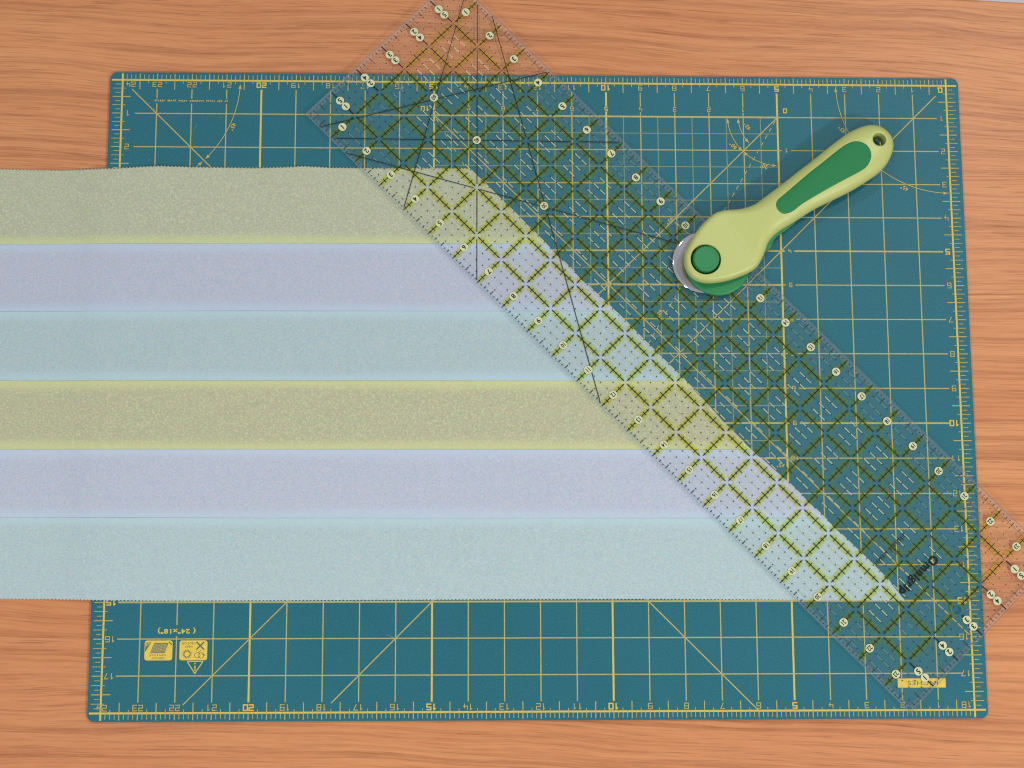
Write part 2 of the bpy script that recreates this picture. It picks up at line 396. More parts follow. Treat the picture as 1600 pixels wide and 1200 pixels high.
for k in range(n):
    t0 = 0.12 + k * L60 / n; t1 = t0 + 0.13; c, s_ = math.cos(math.radians(60)), math.sin(math.radians(60))
    dg.line((5 + c * t0, 1 + s_ * t0), (5 + c * t1, 1 + s_ * t1), 0.024)
    dg.line((15 - c * t0, 1 + s_ * t0), (15 - c * t1, 1 + s_ * t1), 0.024)
dg.build('angle_line_print', M['ink'], mat)
D = math.radians
def arrow(c, r, a, d, size=0.1):
    t = (c[0] + r * math.cos(a), c[1] + r * math.sin(a)); tx, ty = -math.sin(a) * d, math.cos(a) * d
    nx, ny = math.cos(a), math.sin(a)
    ar.poly([(t[0], t[1]), (t[0] - tx * size * 1.3 + nx * size * .5, t[1] - ty * size * 1.3 + ny * size * .5), (t[0] - tx * size * 1.3 - nx * size * .5, t[1] - ty * size * 1.3 - ny * size * .5)])
for c, r, a0, a1 in (((0, 0), 3.26, D(1.5), D(44)), ((0, 0), 3.26, D(46), D(88.5)), ((24, 0), 3.39, D(92), D(134)), ((24, 0), 3.39, D(136), D(178)),
                     ((5, 1), 1.46, D(2), D(44.5)), ((5, 1), 1.46, D(45.5), D(88)), ((5, 1), 1.15, D(2), D(42)), ((5, 1), 4.4, D(46), D(60))):
    ar = Ink(mf, 0.0003, 0.00001, 6); ar.ring(c, r, 0.022, a0, a1, 30); arrow(c, r, a0, -1); arrow(c, r, a1, 1)
    ar.build('angle_arc', M['ink'], mat)
for txt, p, a in (('45°', (3.12, 1.36), -60), ('45°', (1.35, 3.11), -25), ('45°', (20.80, 1.39), 62), ('45°', (5.89, 1.28), -62), ('60°', (6.32, 1.87), -52), ('30°', (5.44, 2.48), -15), ('45°', (8.21, 4.12), 35), ('60°', (8.55, 6.85), 60), ('60°', (8.6, 7.9), 60), ('45°', (5.2, 11.2), 0)):
    al = Ink(mf, 0.00036, 0.000004, 6); add_text(al, txt, p, 0.13, math.pi + D(a), 0.01, 0.9); q = mf(*p)
    al.build('angle_numeral', M['ink_bold'], mat, origin=(q[0], q[1], 0.00036))
class EachNumeral:
    def __init__(s, m): s.m = m
nm = EachNumeral(M['ink']); nb = EachNumeral(M['ink_bold'])
_add_digits = add_digits
def add_digits(t, txt, pos, *a, **k):
    ink = Ink(mf, 0.00036, 0.000004, 6); _add_digits(ink, txt, pos, *a, **k); p = mf(*pos)
    ink.build('numeral', t.m, mat, origin=(p[0], p[1], 0.00036))
for u in range(1, 24):
    t = nb if u % 5 == 0 else nm; add_digits(t, str(u), (u, 17.86), w=0.036 if u % 5 == 0 else 0.024); add_digits(t, str(u), (u, 0.135), 0.135, w=0.036 if u % 5 == 0 else 0.024)
add_digits(nm, '24', (23.97, 17.86)); add_digits(nm, '24', (23.76, 0.135), 0.135); add_digits(nb, '0', (0.17, 0.135), 0.135, 0.036); add_digits(nm, '18', (0.22, 17.86))
for v in range(1, 18):
    t = nb if v % 5 == 0 else nm; ww = 0.034 if v % 5 == 0 else 0.024
    add_digits(t, str(v), (0.17 if v < 10 else 0.2, v), 0.145, ww); add_digits(t, str(v), (23.80 if v > 9 else 23.82, v), 0.145, ww)
for k in range(1, 10):
    add_digits(nb if k == 5 else nm, str(k), (5 + k, 0.78), 0.11); add_digits(nm, str(k), (4.76, 1 + k), 0.11)
add_digits(nb, '0', (4.77, 0.80), 0.12, 0.03); add_digits(nb, '10', (15.26, 0.80), 0.12, 0.03, adv=.14); add_digits(nm, '10', (4.78, 11.0), 0.11, adv=.13)
# small illegible line of print: irregular marks the size of letters
sm = Ink(mf, 0.0003, 0.000003, 8); x = 23.05; rs = random.Random(4)
while x > 20.95:
    wl = rs.choice([3, 6, 8, 5])
    for k in range(wl):
        if x < 20.95: break
        for q in range(2):
            sm.line((x + rs.uniform(-.015, .015), 0.62 + rs.uniform(-.035, -.01)), (x + rs.uniform(-.02, .02), 0.62 + rs.uniform(.0, .035)), 0.012)
        sm.line((x - .02, 0.62 + rs.uniform(-.03, .03)), (x + .02, 0.62 + rs.uniform(-.03, .03)), 0.011)
        x -= 0.052
    x -= 0.06
sm.build('small_lettering_print', M['ink_bold'], mat)
sz = Ink(mf, 0.0003, 0.000003, 8); add_text(sz, '( 24"x18")', (22.0, 15.775), 0.175, math.pi, 0.035, 1.30); sz.build('size_lettering_print', M['ink_bold'], mat)
def round_ink(name, u0, v0, u1, v1, r, z):
    k = Ink(mf, z, 0, 1); k.poly(rounded(min(u0, u1), min(v0, v1), max(u0, u1), max(v0, v1), r, 5)); return k.build(name, M['ink_label'], mat)
a = round_ink('flat_storage_label', 22.86, 16.04, 22.10, 16.58, 0.07, 0.00033)
k = Ink(mf, 0.00038, 0.000004, 8)
for q in range(13): k.line((22.60 - q * .031, 16.12), (22.69 - q * .031, 16.37), .017)
k.line((22.22, 16.115), (22.60, 16.115), .014); k.line((22.31, 16.375), (22.70, 16.375), .014)
add_text(k, 'TURN & FLAT', (22.49, 16.44), 0.05, math.pi, 0.01, 0.95); add_text(k, 'KEEP FLAT', (22.49, 16.52), 0.05, math.pi, 0.01, 0.95)
for q in range(4): k.line((22.82 - q * .045, 16.08), (22.84 - q * .01, 16.34 - q * .02), 0.016)
k.line((22.2, 16.08), (22.12, 16.16), .03)
k.build('label_picture_print', M['ink_dark'], a)
a = round_ink('caution_label', 21.91, 16.04, 21.15, 16.58, 0.07, 0.00033)
k = Ink(mf, 0.00038, 0.000004, 8)
k.line((21.45, 16.08), (21.24, 16.29), .035); k.line((21.24, 16.08), (21.45, 16.29), .035)
add_text(k, 'CAUTION', (21.66, 16.12), 0.055, math.pi, 0.01, 1.0); add_text(k, 'HEAT', (21.66, 16.21), 0.055, math.pi, 0.01, 1.0)
k.ring((21.70, 16.41), .085, .022); 
for q in range(16):
    t = q * math.pi / 8; k.line((21.70 + .1 * math.cos(t), 16.41 + .1 * math.sin(t)), (21.70 + .13 * math.cos(t), 16.41 + .13 * math.sin(t)), .012)
k.ring((21.42, 16.44), .075, .012); k.ring((21.32, 16.45), .075, .012); k.line((21.37, 16.36), (21.33, 16.30), .014); k.line((21.28, 16.4), (21.22, 16.45), .03)
k.build('label_picture_print', M['ink_dark'], a)
k = Ink(mf, 0.00033, 0.000005, 8)
tri = [(21.69, 16.61), (21.26, 16.61), (21.475, 16.94)]
for q in range(3): k.line(tri[q], tri[(q + 1) % 3], .028)
k.poly([(21.475 + .028, 16.80), (21.475 - .028, 16.80), (21.475, 16.68)]); k.ring((21.475, 16.84), .012, .024); k.ring((21.475, 16.66), .01, .02)
k.build('warning_triangle_print', M['ink_bold'], mat)
k = Ink(mf, 0.00033, 0, 1); k.poly([(2.12, 17.14), (0.78, 17.14), (0.78, 17.39), (2.12, 17.39)]); a = k.build('unit_label', M['ink_label'], mat)
k = Ink(mf, 0.00038, 0.000004, 8); add_text(k, 'INCHES.', (1.45, 17.265), 0.12, math.pi, 0.0, 1.35); k.build('unit_lettering_print', M['ink_dark'], a)
# cut marks left by the blade
sc = Ink(mf, 0.00034, 0.000003, 8); rs = random.Random(11)
for q in range(70):
    u, v = rs.uniform(.5, 23.5), rs.uniform(.4, 17.6); t = rs.uniform(0, math.pi); l = rs.choice([.03, .05, .08, .25])
    sc.line((u, v), (u + l * math.cos(t), v + l * math.sin(t)), rs.uniform(.006, .012))
sc.build('cut_scratch_marks', film('scuffed vinyl', (0.9, 0.95, 0.95, 1), (0.45, 0.6, 0.6, 1), 0.35), mat, kind='stuff')

# ------------------------------------------------------------------ pieced fabric
top_e = [(-760, -67.5), (-695.8, -67.9), (-668.1, -68.5), (-649.7, -68.6), (-619.7, -67.7), (-598.9, -66.8), (-580.4, -66.0), (-557.2, -66.3), (-510.7, -66.5), (-487.5, -65.9), (-475.8, -65.4), (-454.8, -66.2), (-417.5, -66.2), (-380.1, -65.8), (-354.3, -65.9), (-300, -65.9)]
bot_e = [(-760, -378.3), (-681.8, -378.3), (-646.4, -378.6), (-615.4, -379.4), (-570.9, -380.1), (-504.2, -380.0), (-414.7, -379.8), (-324.9, -379.5), (-234.6, -379.5), (-143.9, -380.2), (-98.4, -380.7), (-46.4, -381.0), (0, -381.2)]
seams = [[(-760, -124.3), (-509.5, -123.2), (0, -121.0)], [(-760, -173.9), (-508.5, -172.9), (0, -171.5)], [(-760, -223.9), (-507.4, -223.8), (0, -223.0)], [(-760, -273.2), (-506.4, -273.3), (0, -273.0)], [(-760, -321.2), (-505.4, -322.0), (0, -322.4)]]
diag = [(-65.0, -353.4), (-65.9, -354.3), (-115.3, -305.3), (-129.1, -292.8), (-152.9, -269.7), (-167.1, -253.6), (-185.9, -235.3), (-223.4, -198.8), (-251.4, -174.0), (-276.8, -149.3), (-296.1, -126.8), (-327.3, -96.6), (-344.1, -78.8), (-363.6, -59.4), (-381.0, -46.4), (-382, -45.6)]
diag = sorted(diag)
def itp(tab, x): return np.interp(x, [p[0] for p in tab], [p[1] for p in tab])
borders = [top_e] + seams + [bot_e]
strips = [('light green fabric strip with pinked upper edge', lin(184, 188, 162), lin(174, 179, 158), lin(196, 200, 172), lin(198, 208, 150)),
          ('lilac grey fabric strip below the upper green one', lin(182, 190, 206), lin(192, 194, 209), lin(174, 187, 206), lin(180, 199, 220)),
          ('pale aqua fabric strip above the middle green one', lin(174, 194, 200), lin(184, 199, 204), lin(168, 190, 196), lin(176, 206, 216)),
          ('light green fabric strip in the middle of the piece', lin(187, 188, 155), lin(176, 178, 152), lin(200, 202, 166), lin(204, 210, 150)),
          ('lilac grey fabric strip below the middle green one', lin(186, 194, 210), lin(196, 200, 214), lin(178, 191, 209), lin(186, 204, 224)),
          ('pale aqua fabric strip with pinked lower edge', lin(178, 199, 204), lin(189, 205, 209), lin(172, 195, 200), lin(180, 209, 217))]
fab = thing('pieced_fabric', 'strip pieced cotton fabric in pale green, lilac and aqua with slanted end over mat', 'fabric', (-0.45, -0.22, 0))
NX = 1050; NR = 15
def wave(x, y):
    return 0.00005 * (math.sin(x * 61 + y * 23) + math.sin(y * 83 - x * 31 + 1.3)) 
for s in range(6):
    verts, alw = [], []
    tt = np.concatenate([[0, 0.012, 0.05, 0.1, 0.135, 0.17], np.linspace(0.25, 0.75, NR - 12 + 1), [0.83, 0.865, 0.9, 0.95, 0.988, 1]])
    rows = len(tt)
    for r_, t in enumerate(tt):
        # end x of this row: iterate since the borders depend on x
        xe = -200.0
        for _ in range(12):
            y = (1 - t) * itp(borders[s], xe) + t * itp(borders[s + 1], xe); xe = float(itp(diag, y))
        X = np.linspace(-760, xe, NX + 1)
        Y0 = itp(borders[s], X); Y1 = itp(borders[s + 1], X); Y = (1 - t) * Y0 + t * Y1
        tooth = 1.15 * np.abs(((X / 2.54) % 1) * 2 - 1)
        if s == 0 and r_ == 0: Y = Y + tooth - .5
        if s == 5 and r_ == rows - 1: Y = Y - tooth + .5
        fade = np.clip((X - (xe - 6)) / 6, 0, 1)
        X = X + fade * (0.2 * np.sin(Y * 0.82) + 0.2 * np.sin(Y * 0.31 + 1))
        for k in range(NX + 1):
            x, y = X[k], Y[k]
            d = min(abs(y - Y0[k]) if s > 0 else 99, abs(Y1[k] - y) if s < 5 else 99)
            pl = 1 / (1 + math.exp((d - 5.2 - 0.6 * math.sin(x * .021 + s)) * 0.9))
            lift = 0.00042 + 0.00014 * pl - (0.00003 * max(0, 1 - d / 0.9))
            lift += wave(x / 1000, y / 1000)
            # rumpled part left of the mat and near the upper edge
            q = 1 / (1 + math.exp((x + 400) / 30))
            lift += q * 0.00035 * (1 + math.sin(x * 0.05 + y * 0.021) * math.sin(y * 0.045 + 0.8 + x * .006))
            if s == 0: lift += 0.0012 * math.exp(-((x + 585) / 16) ** 2) * max(0, 1 - (Y0[k] - y) / 14) + 0.0009 * math.exp(-((x + 478) / 14) ** 2) * max(0, 1 - (Y0[k] - y) / 12)
            if s == 5: lift += 0.0006 * math.exp(-((x + 575 + (y + 360) * .3) / 3) ** 2) * max(0, 1 - (y - Y1[k]) / 22)
            e = 1 / (1 + math.exp((x + 24.36 * 25.4 + 14) / 5.0))
            verts.append((x / 1000, y / 1000, lift + ZT * e)); alw.append(pl)
    faces = []
    for r_ in range(rows - 1):
        for k in range(NX):
            i = r_ * (NX + 1) + k; faces.append((i, i + NX + 1, i + NX + 2, i + 1))
    lb, c0, c1, c2, bd = strips[s]
    o = part('strip', verts, faces, fabric_material(lb.split(' strip')[0], c0, c1, c2, bd), fab, smooth=True, label=lb)
    at = o.data.attributes.new('allowance', 'FLOAT', 'POINT'); at.data.foreach_set('value', alw)
    sol = o.modifiers.new('cloth thickness', 'SOLIDIFY'); sol.thickness = 0.00022; sol.offset = -1

# ------------------------------------------------------------------ quilting ruler
RX, RY, RT = -0.47505, -0.02605, -0.79053
rd = (math.cos(RT), math.sin(RT)); rn = (-rd[1], rd[0])
def rf(a, b): return (RX + (a * rd[0] + b * rn[0]) * INCH, RY + (a * rd[1] + b * rn[1]) * INCH)
ZR = 0.00105
ruler = thing('quilting_ruler', 'long clear acrylic ruler with black grid and lime lines laid diagonally over fabric', 'ruler', (*rf(12, 3), ZR))
h = rf(23, 3)
plate('ruler_plate', [rf(0, 0), rf(24, 0), rf(24, 6), rf(0, 6)], [circle(h[0], h[1], 0.15 * INCH, 40)], ZR + 0.00004, ZR + 0.0026, M['acrylic'], ruler, bevel=0.00025, res=1, edge_mat=M['acrylic_edge'])
bn = Ink(rf, ZR - 0.00011, 0, 1); bw = Ink(rf, ZR - 0.00012, 0, 1)
def crossing_hole(a, b): return (a == 23 and b == 3)
for a in range(1, 24):
    for b in range(0, 6):
        b0 = b + (0.13 if b > 0 else 0.05); b1 = b + 1 - (0.13 if b < 5 else 0.05)
        if b in (0, 5): b1, b0 = (b1, 0.1) if b == 0 else (5.9, b0)
        bn.line((a, b0), (a, b1), 0.16); bw.line((a, b0 - .02 * (b > 0)), (a, b1 + .02 * (b < 5)), 0.235)
for b in range(1, 6):
    for a in range(1, 23): bn.line((a + 0.13, b), (a + 0.87, b), 0.16); bw.line((a + 0.11, b), (a + 0.89, b), 0.235)
bw.build('lime_halo_print', M['band'], ruler)
bn.build('lime_line_print', M['band'], ruler)
g1 = Ink(rf, ZR - 0.00006, 0, 1); g2 = Ink(rf, ZR - 0.00005, 0, 1); t1 = Ink(rf, ZR - 0.00004, 0.000003, 4); t2 = Ink(rf, ZR - 0.00004, 0.000003, 4)
for a in range(1, 24):
    for b in range(0, 6):
        b0, b1 = b + (0.06 if b else 0.03), b + (0.94 if b < 5 else 0.97)
        if a == 23 and b == 3: b0 = 3.2
        if a == 23 and b == 2: b1 = 2.8
        if b in (0, 5): g1.line((a, b0), (a, b + .38), 0.023); g1.line((a, b + .62), (a, b1), 0.023)
        else: g1.line((a, b0), (a, b1), 0.023)
        for k in range(1, 8):
            if b in (0, 5) and k in (4,): continue
            if a == 23 and ((b == 3 and k < 2) or (b == 2 and k > 6)): continue
            l = {4: .12, 2: .065, 6: .065}.get(k, .028); t1.line((a - l, b + k / 8), (a + l, b + k / 8), 0.026 if k % 2 else 0.022)
for b in range(1, 6):
    for a in range(0, 24):
        a0, a1 = a + (0.06 if a else 0.03), a + (0.94 if a < 23 else 0.97)
        if a == 22 and b == 3: a1 = 22.8
        if a == 23 and b == 3: a0 = 23.2
        if a == 0: g2.line((a0, b), (.26, b), .034); g2.line((.74, b), (a1, b), .034)
        elif a == 23: g2.line((a0, b), (23.27, b), .034); g2.line((23.76, b), (a1, b), .034)
        else:
            g2.line((a0, b), (a1, b), 0.025)
            for k in range(1, 8):
                l = {4: .125, 2: .07, 6: .07}.get(k, .022)
                (t1 if k % 2 else t2).line((a + k / 8, b - l), (a + k / 8, b + l), 0.024)
g1.build('cross_line_print', M['black'], ruler); g2.build('long_line_print', M['black'], ruler)
t1.build('eighth_inch_tick_print', M['black'], ruler, kind='stuff'); t2.build('quarter_inch_tick_print', M['grey'], ruler, kind='stuff')
ds = Ink(rf, ZR - 0.00004, 0, 1); wd = Ink(rf, ZR - 0.00008, 0, 1); wt = Ink(rf, ZR - 0.00008, 0, 1)
for a in range(0, 24):
    for b in range(0, 6):
        for i in (1, 2, 3):
            for j in (1, 2, 3):
                ds.line((a + i / 4 - .016, b + j / 4), (a + i / 4 + .016, b + j / 4), 0.034)
        if 1 <= a <= 22 and 1 <= b <= 4:
            for j in (1, 2, 3):
                if (a, b) in ((1, 1), (2, 1), (22, 1), (22, 2), (22, 3), (22, 4), (1, 2), (21, 4), (20, 4)): 
                    wt.line((a + .27, b + j / 4), (a + .48, b + j / 4), .013); continue
                wd.line((a + .265, b + j / 4), (a + .475, b + j / 4), .020 + .004 * ((a + b + j) % 2)); wd.line((a + .525, b + j / 4), (a + .735, b + j / 4), .020 + .004 * ((a + j) % 2))
        elif 1 <= a <= 22:
            for j in (1, 2, 3): wt.line((a + .27, b + j / 4), (a + .73, b + j / 4), .012)
ds.build('quarter_inch_dot_print', M['grey'], ruler, kind='stuff'); wd.build('pale_dash_print', M['pale'], ruler, kind='stuff'); wt.build('glintless_dash_print', M['palethin'], ruler, kind='stuff')
et = Ink(rf, ZR - 0.00003, 0.000002, 4)
for k in range(1, 24 * 8):
    if k % 8 == 0: continue
    l = {4: (.06, .19), 2: (.06, .14), 6: (.06, .14)}.get(k % 8, (.06, .10))
    for b, s_ in ((0, 1), (6, -1)): et.line((k / 8, b + s_ * l[0]), (k / 8, b + s_ * l[1]), 0.026)
for k in range(1, 48):
    if k % 8 == 0: continue
    l = {4: (.05, .19), 2: (.05, .13), 6: (.05, .13)}.get(k % 8, (.05, .09))
    for a, s_ in ((0, 1), (24, -1)): et.line((a + s_ * l[0], k / 8), (a + s_ * l[1], k / 8), 0.026)
et.build('edge_tick_print', M['grey'], ruler, kind='stuff')
fb = Ink(rf, ZR - 0.00014, 0, 1)
fb.line((0.02, 0.075), (23.98, 0.075), 0.12); fb.line((0.02, 5.925), (23.98, 5.925), 0.12); fb.line((0.075, 0.137), (0.075, 5.863), 0.12); fb.line((23.925, 0.137), (23.925, 5.863), 0.12)
fb.build('frosted_border', M['frost'], ruler)
an = Ink(rf, ZR - 0.00002, 0.000002, 8)
def guide(a0, b0, a1, b1, skip):
    L_ = math.hypot(a1 - a0, b1 - b0); n_ = int(L_ / 0.01); on = None; dx, dy = (a1 - a0) / L_, (b1 - b0) / L_
    for k in range(n_ + 1):
        t = k * L_ / n_; p = (a0 + dx * t, b0 + dy * t)
        hid = any(math.hypot(p[0] - q[0], p[1] - q[1]) < 0.14 for q in skip) or math.hypot(p[0] - round(p[0]), p[1] - round(p[1])) < 0.10 or k == n_
        if not hid and on is None: on = p
        if hid and on is not None: an.line(on, p, 0.021); on = None
lab = [(2.21, 3.01), (3.99, 3.0), (6.74, 3.0)]
s3 = math.sqrt(3)
for (p0, p1) in (((4, .02), (4 - 6 / s3, 5.98)), ((7, .02), (1, 5.98)), ((12, .02), (12 - 6 * s3, 5.98)), ((4 - 6 / s3, .02), (4, 5.98)), ((1, .02), (7, 5.98)), ((12 - 6 * s3, .02), (12, 5.98))):
    guide(*p0, *p1, lab)
an.build('angle_line_print', M['black'], ruler)
# round number markers
me_disc = bpy.data.meshes.new('number_disc'); c = circle(0, 0, 0.118 * INCH, 28)
me_disc.from_pydata([(x, y, 0) for x, y in c], [], [tuple(range(28))]); me_disc.materials.append(M['disc'])
read = RT - math.pi / 2
num_me = {}
def numeral_mesh(txt):
    if txt in num_me: return num_me[txt]
    k = Ink(lambda x, y: (x * INCH, y * INCH), 0.0, 0, 1); add_text(k, txt, (0, 0), 0.15 if len(txt) == 1 else 0.135, read, 0.03, 0.8 if len(txt) == 2 else 1.0, z=0)
    me = bpy.data.meshes.new('numeral'); me.from_pydata(k.v, [], k.fc); me.materials.append(M['black']); num_me[txt] = me; return me
def disc(txt, a, b):
    p = rf(a, b); base = wloc(ruler)
    o = link_mesh('number_disc', me_disc, ruler, Vector((p[0], p[1], ZR - 0.000012)) - base)
    link_mesh('numeral', numeral_mesh(txt), o, (0, 0, 0.000006))
for a in range(1, 24):
    disc(str(a), a, 0.5); disc(str(a), a, 5.5)
for b in range(1, 6):
    disc(str(b), 0.62, b); disc(str(6 - b), 0.38, b)
    disc(str(6 - b), 23.39, b); disc(str(b), 23.64, b)
for t, p in (('60', lab[0]), ('45', lab[1]), ('30', lab[2])): disc(t, *p)
br = Ink(rf, ZR - 0.00001, 0, 1); add_text(br, 'Omnigrip', (21.57, 2.95), 0.33, read, 0.034, 1.02)
br.build('brand_lettering_print', M['black'], ruler)
br = Ink(rf, ZR - 0.00001, 0, 1); add_text(br, 'by Omnigrid', (21.40, 3.22), 0.105, read, 0.0, 0.95); br.build('maker_lettering_print', M['grey'], ruler)
br = Ink(rf, ZR - 0.00001, 0.000001, 5); rs = random.Random(5)
for k in range(16):
    b = 3.45 - k * .075
    if 7 < k < 9: continue
    for q in range(2): br.line((20.50 + rs.uniform(-.05, .02), b + rs.uniform(-.02, .02)), (20.58 + rs.uniform(-.02, .05), b + rs.uniform(-.02, .02)), .022)
br.build('worn_lettering_print', M['grey'], ruler)

# ------------------------------------------------------------------ rotary cutter
OUT = [(-193.3, -119.4), (-196.7, -125.6), (-199.6, -131.3), (-200.6, -136.6), (-199.8, -143.2), (-197.1, -148.4), (-191.9, -152.6), (-186.1, -154.2), (-179.2, -154.2), (-169.4, -152.5), (-160.6, -149.6), (-153.1, -146.3), (-147.6, -142.3), (-144.0, -136.8), (-141.5, -131.1), (-139.0, -124.4), (-135.3, -119.6), (-130.3, -115.5), (-123.4, -111.2), (-114.1, -105.2), (-105.5, -99.6), (-91.3, -92.4), (-76.9, -85.1), (-63.9, -77.0), (-55.9, -71.2), (-50.0, -64.6), (-46.2, -57.3), (-44.7, -51.5), (-45.3, -45.6), (-48.4, -40.5), (-53.9, -36.4), (-60.9, -35.2), (-68.1, -36.8), (-75.3, -40.0), (-82.5, -44.6), (-92.7, -52.5), (-104.3, -62.0), (-116.6, -71.5), (-128.9, -81.3), (-140.4, -90.0), (-147.5, -95.3), (-154.6, -98.2), (-160.5, -99.4), (-168.2, -100.0), (-174.5, -101.2), (-179.2, -103.6), (-184.0, -107.9), (-188.7, -113.2)]
GRIP = [(-63.1, -59.1), (-63.6, -63.5), (-66.2, -68.5), (-71.3, -72.5), (-85.6, -80.2), (-99.8, -88.2), (-114.1, -96.8), (-120.8, -102.1), (-124.8, -104.1), (-129.0, -104.8), (-132.4, -102.7), (-134.1, -99.1), (-133.2, -94.8), (-127.8, -90.0), (-119.2, -82.5), (-109.2, -73.9), (-99.1, -65.9), (-88.3, -57.1), (-81.1, -52.0), (-74.7, -49.8), (-69.1, -50.8), (-65.0, -54.1)]
def spline(pts, step):
    out = []; n = len(pts); pts = [np.array(p, float) for p in pts]
    for i in range(n):
        p0, p1, p2, p3 = pts[i - 1], pts[i], pts[(i + 1) % n], pts[(i + 2) % n]
        m = max(1, int(round(np.linalg.norm(p2 - p1) / step)))
        for k in range(m):
            t = k / m
            out.append(0.5 * ((2 * p1) + (-p0 + p2) * t + (2 * p0 - 5 * p1 + 4 * p2 - p3) * t * t + (-p0 + 3 * p1 - 3 * p2 + p3) * t ** 3))
    a = np.array(out)
    for _ in range(3): a = 0.5 * a + 0.25 * (np.roll(a, 1, 0) + np.roll(a, -1, 0))
    return a
def dist_to(loop, P):
    A = loop; B = np.roll(loop, -1, 0); d = B - A; L2 = (d ** 2).sum(1); res = np.full(len(P), 1e9)
    for i in range(len(A)):
        t = np.clip(((P - A[i]) @ d[i]) / L2[i], 0, 1); q = A[i] + t[:, None] * d[i]
        res = np.minimum(res, np.hypot(*(P - q).T))
    return res
def inside(loop, P):
    x, y = P[:, 0], P[:, 1]; r = np.zeros(len(P), bool); A = loop; B = np.roll(loop, -1, 0)
    for (x0, y0), (x1, y1) in zip(A, B):
        c = (y0 > y) != (y1 > y)
        with np.errstate(divide='ignore', invalid='ignore'):
            r ^= c & (x < (x1 - x0) * (y - y0) / (y1 - y0) + x0)
    return r
def tri_region(loops, insets, grid):
    """triangulate the region inside loops[0] and outside the others; returns pts, faces, ids of each loop"""
    P = []; E = []; ids = []
    for lp in loops:
        i0 = len(P); P += [tuple(p) for p in lp]; n = len(lp); ids.append(list(range(i0, i0 + n))); E += [(i0 + k, i0 + (k + 1) % n) for k in range(n)]
    extra = []
    for li, lp in enumerate(loops):
        t = np.roll(lp, -1, 0) - np.roll(lp, 1, 0); t /= np.linalg.norm(t, axis=1)[:, None]; n = np.stack([-t[:, 1], t[:, 0]], 1)
        ar = 0.5 * np.sum(lp[:, 0] * np.roll(lp[:, 1], -1) - np.roll(lp[:, 0], -1) * lp[:, 1])
        if (ar < 0) != (li > 0): n = -n
        for d in insets: extra.append((lp + n * d, d))
    lo, hi = loops[0].min(0), loops[0].max(0)
    gx, gy = np.meshgrid(np.arange(lo[0], hi[0], grid), np.arange(lo[1], hi[1], grid)); gy[:, ::2] += grid / 2
    extra.append((np.stack([gx.ravel(), gy.ravel()], 1), insets[-1] + grid * 0.6))
    for Q, d in extra:
        ok = inside(loops[0], Q)
        for lp in loops[1:]: ok &= ~inside(lp, Q)
        for lp in loops: ok &= dist_to(lp, Q) > d * 0.93
        P += [tuple(q) for q in Q[ok]]
    r = delaunay_2d_cdt([Vector(p) for p in P], E, [], 0, 1e-5)
    V = np.array([tuple(v) for v in r[0]]); F = [tuple(f) for f in r[2]]
    cen = np.array([V[list(f)].mean(0) for f in F]); ok = inside(loops[0], cen)
    for lp in loops[1:]: ok &= ~inside(lp, cen)
    F = [f for f, k in zip(F, ok) if k]
    back = {}
    for new, olds in enumerate(r[3]):
        for o_ in olds: back[o_] = new
    F2 = []
    for f in F:
        a, b, c = V[f[0]], V[f[1]], V[f[2]]
        F2.append(f if (b[0] - a[0]) * (c[1] - a[1]) - (b[1] - a[1]) * (c[0] - a[0]) > 0 else f[::-1])
    return V, F2, [[back[i] for i in l] for l in ids]
outl = spline(OUT, 1.1)
KC = np.array([-185.2, -137.9]); HC = np.array([-56.5, -48.1])
knob_hole = np.array(circle(KC[0], KC[1], 10.9, 56)); hang_hole = np.array(circle(HC[0], HC[1], 4.9, 32))
axis = (HC - KC) / np.linalg.norm(HC - KC)
def ramp(s, a, b): t = np.clip((s - a) / (b - a), 0, 1); return t * t * (3 - 2 * t)
def prof(d, R_): t = np.clip(d / R_, 0, 1); return np.sqrt(np.maximum(0, 1 - (1 - t) ** 2))
ZM = 13.0
def heights(P):
    s = (P - KC) @ axis; k = ramp(s, 28, 70)
    d = dist_to(outl, P); R_ = 4.2 + 9.5 * k; Ht = 5.4 + 3.4 * k; Hb = 4.6 + 5.0 * k
    top = ZM + Ht * prof(d, R_) ** 0.9; bot = ZM - Hb * prof(d, R_)
    dh = np.hypot(*(P - HC).T) - 4.9; f = prof(np.maximum(dh, 0), 1.6); top -= (1 - f) * 1.4; bot += (1 - f) * 1.4
    dk = np.hypot(*(P - KC).T) - 10.9; f = prof(np.maximum(dk, 0), 0.5); top -= (1 - f) * 0.4
    return top, bot
cut = thing('rotary_cutter', 'lime yellow rotary cutter with green grip and round blade lying on ruler and mat', 'rotary cutter', (-0.12, -0.09, 0.0))
V, F, ids = tri_region([outl, knob_hole, hang_hole], [0.06, 0.25, 0.6, 1.1, 1.8, 2.8, 4.0], 2.2)
top, bot = heights(V); n = len(V)
onb = set(ids[0])
verts = [(p[0] / 1000, p[1] / 1000, t / 1000) for p, t in zip(V, top)]
mapb = {}
for i in range(n):
    if i in onb: mapb[i] = i
    else: mapb[i] = len(verts); verts.append((V[i][0] / 1000, V[i][1] / 1000, bot[i] / 1000))
faces = list(F) + [tuple(mapb[i] for i in f[::-1]) for f in F]
for l in ids[1:]:
    m_ = len(l)
    for k in range(m_):
        a, b = l[k], l[(k + 1) % m_]; faces.append((a, b, mapb[b], mapb[a]))
o = part('handle', verts, faces, M['handle'], cut, smooth=True)
bm = bmesh.new(); bm.from_mesh(o.data); bmesh.ops.recalc_face_normals(bm, faces=bm.faces)
for e in bm.edges:
    if len(e.link_faces) == 2 and e.calc_face_angle() > math.radians(50): e.smooth = False
bm.to_mesh(o.data); bm.free()
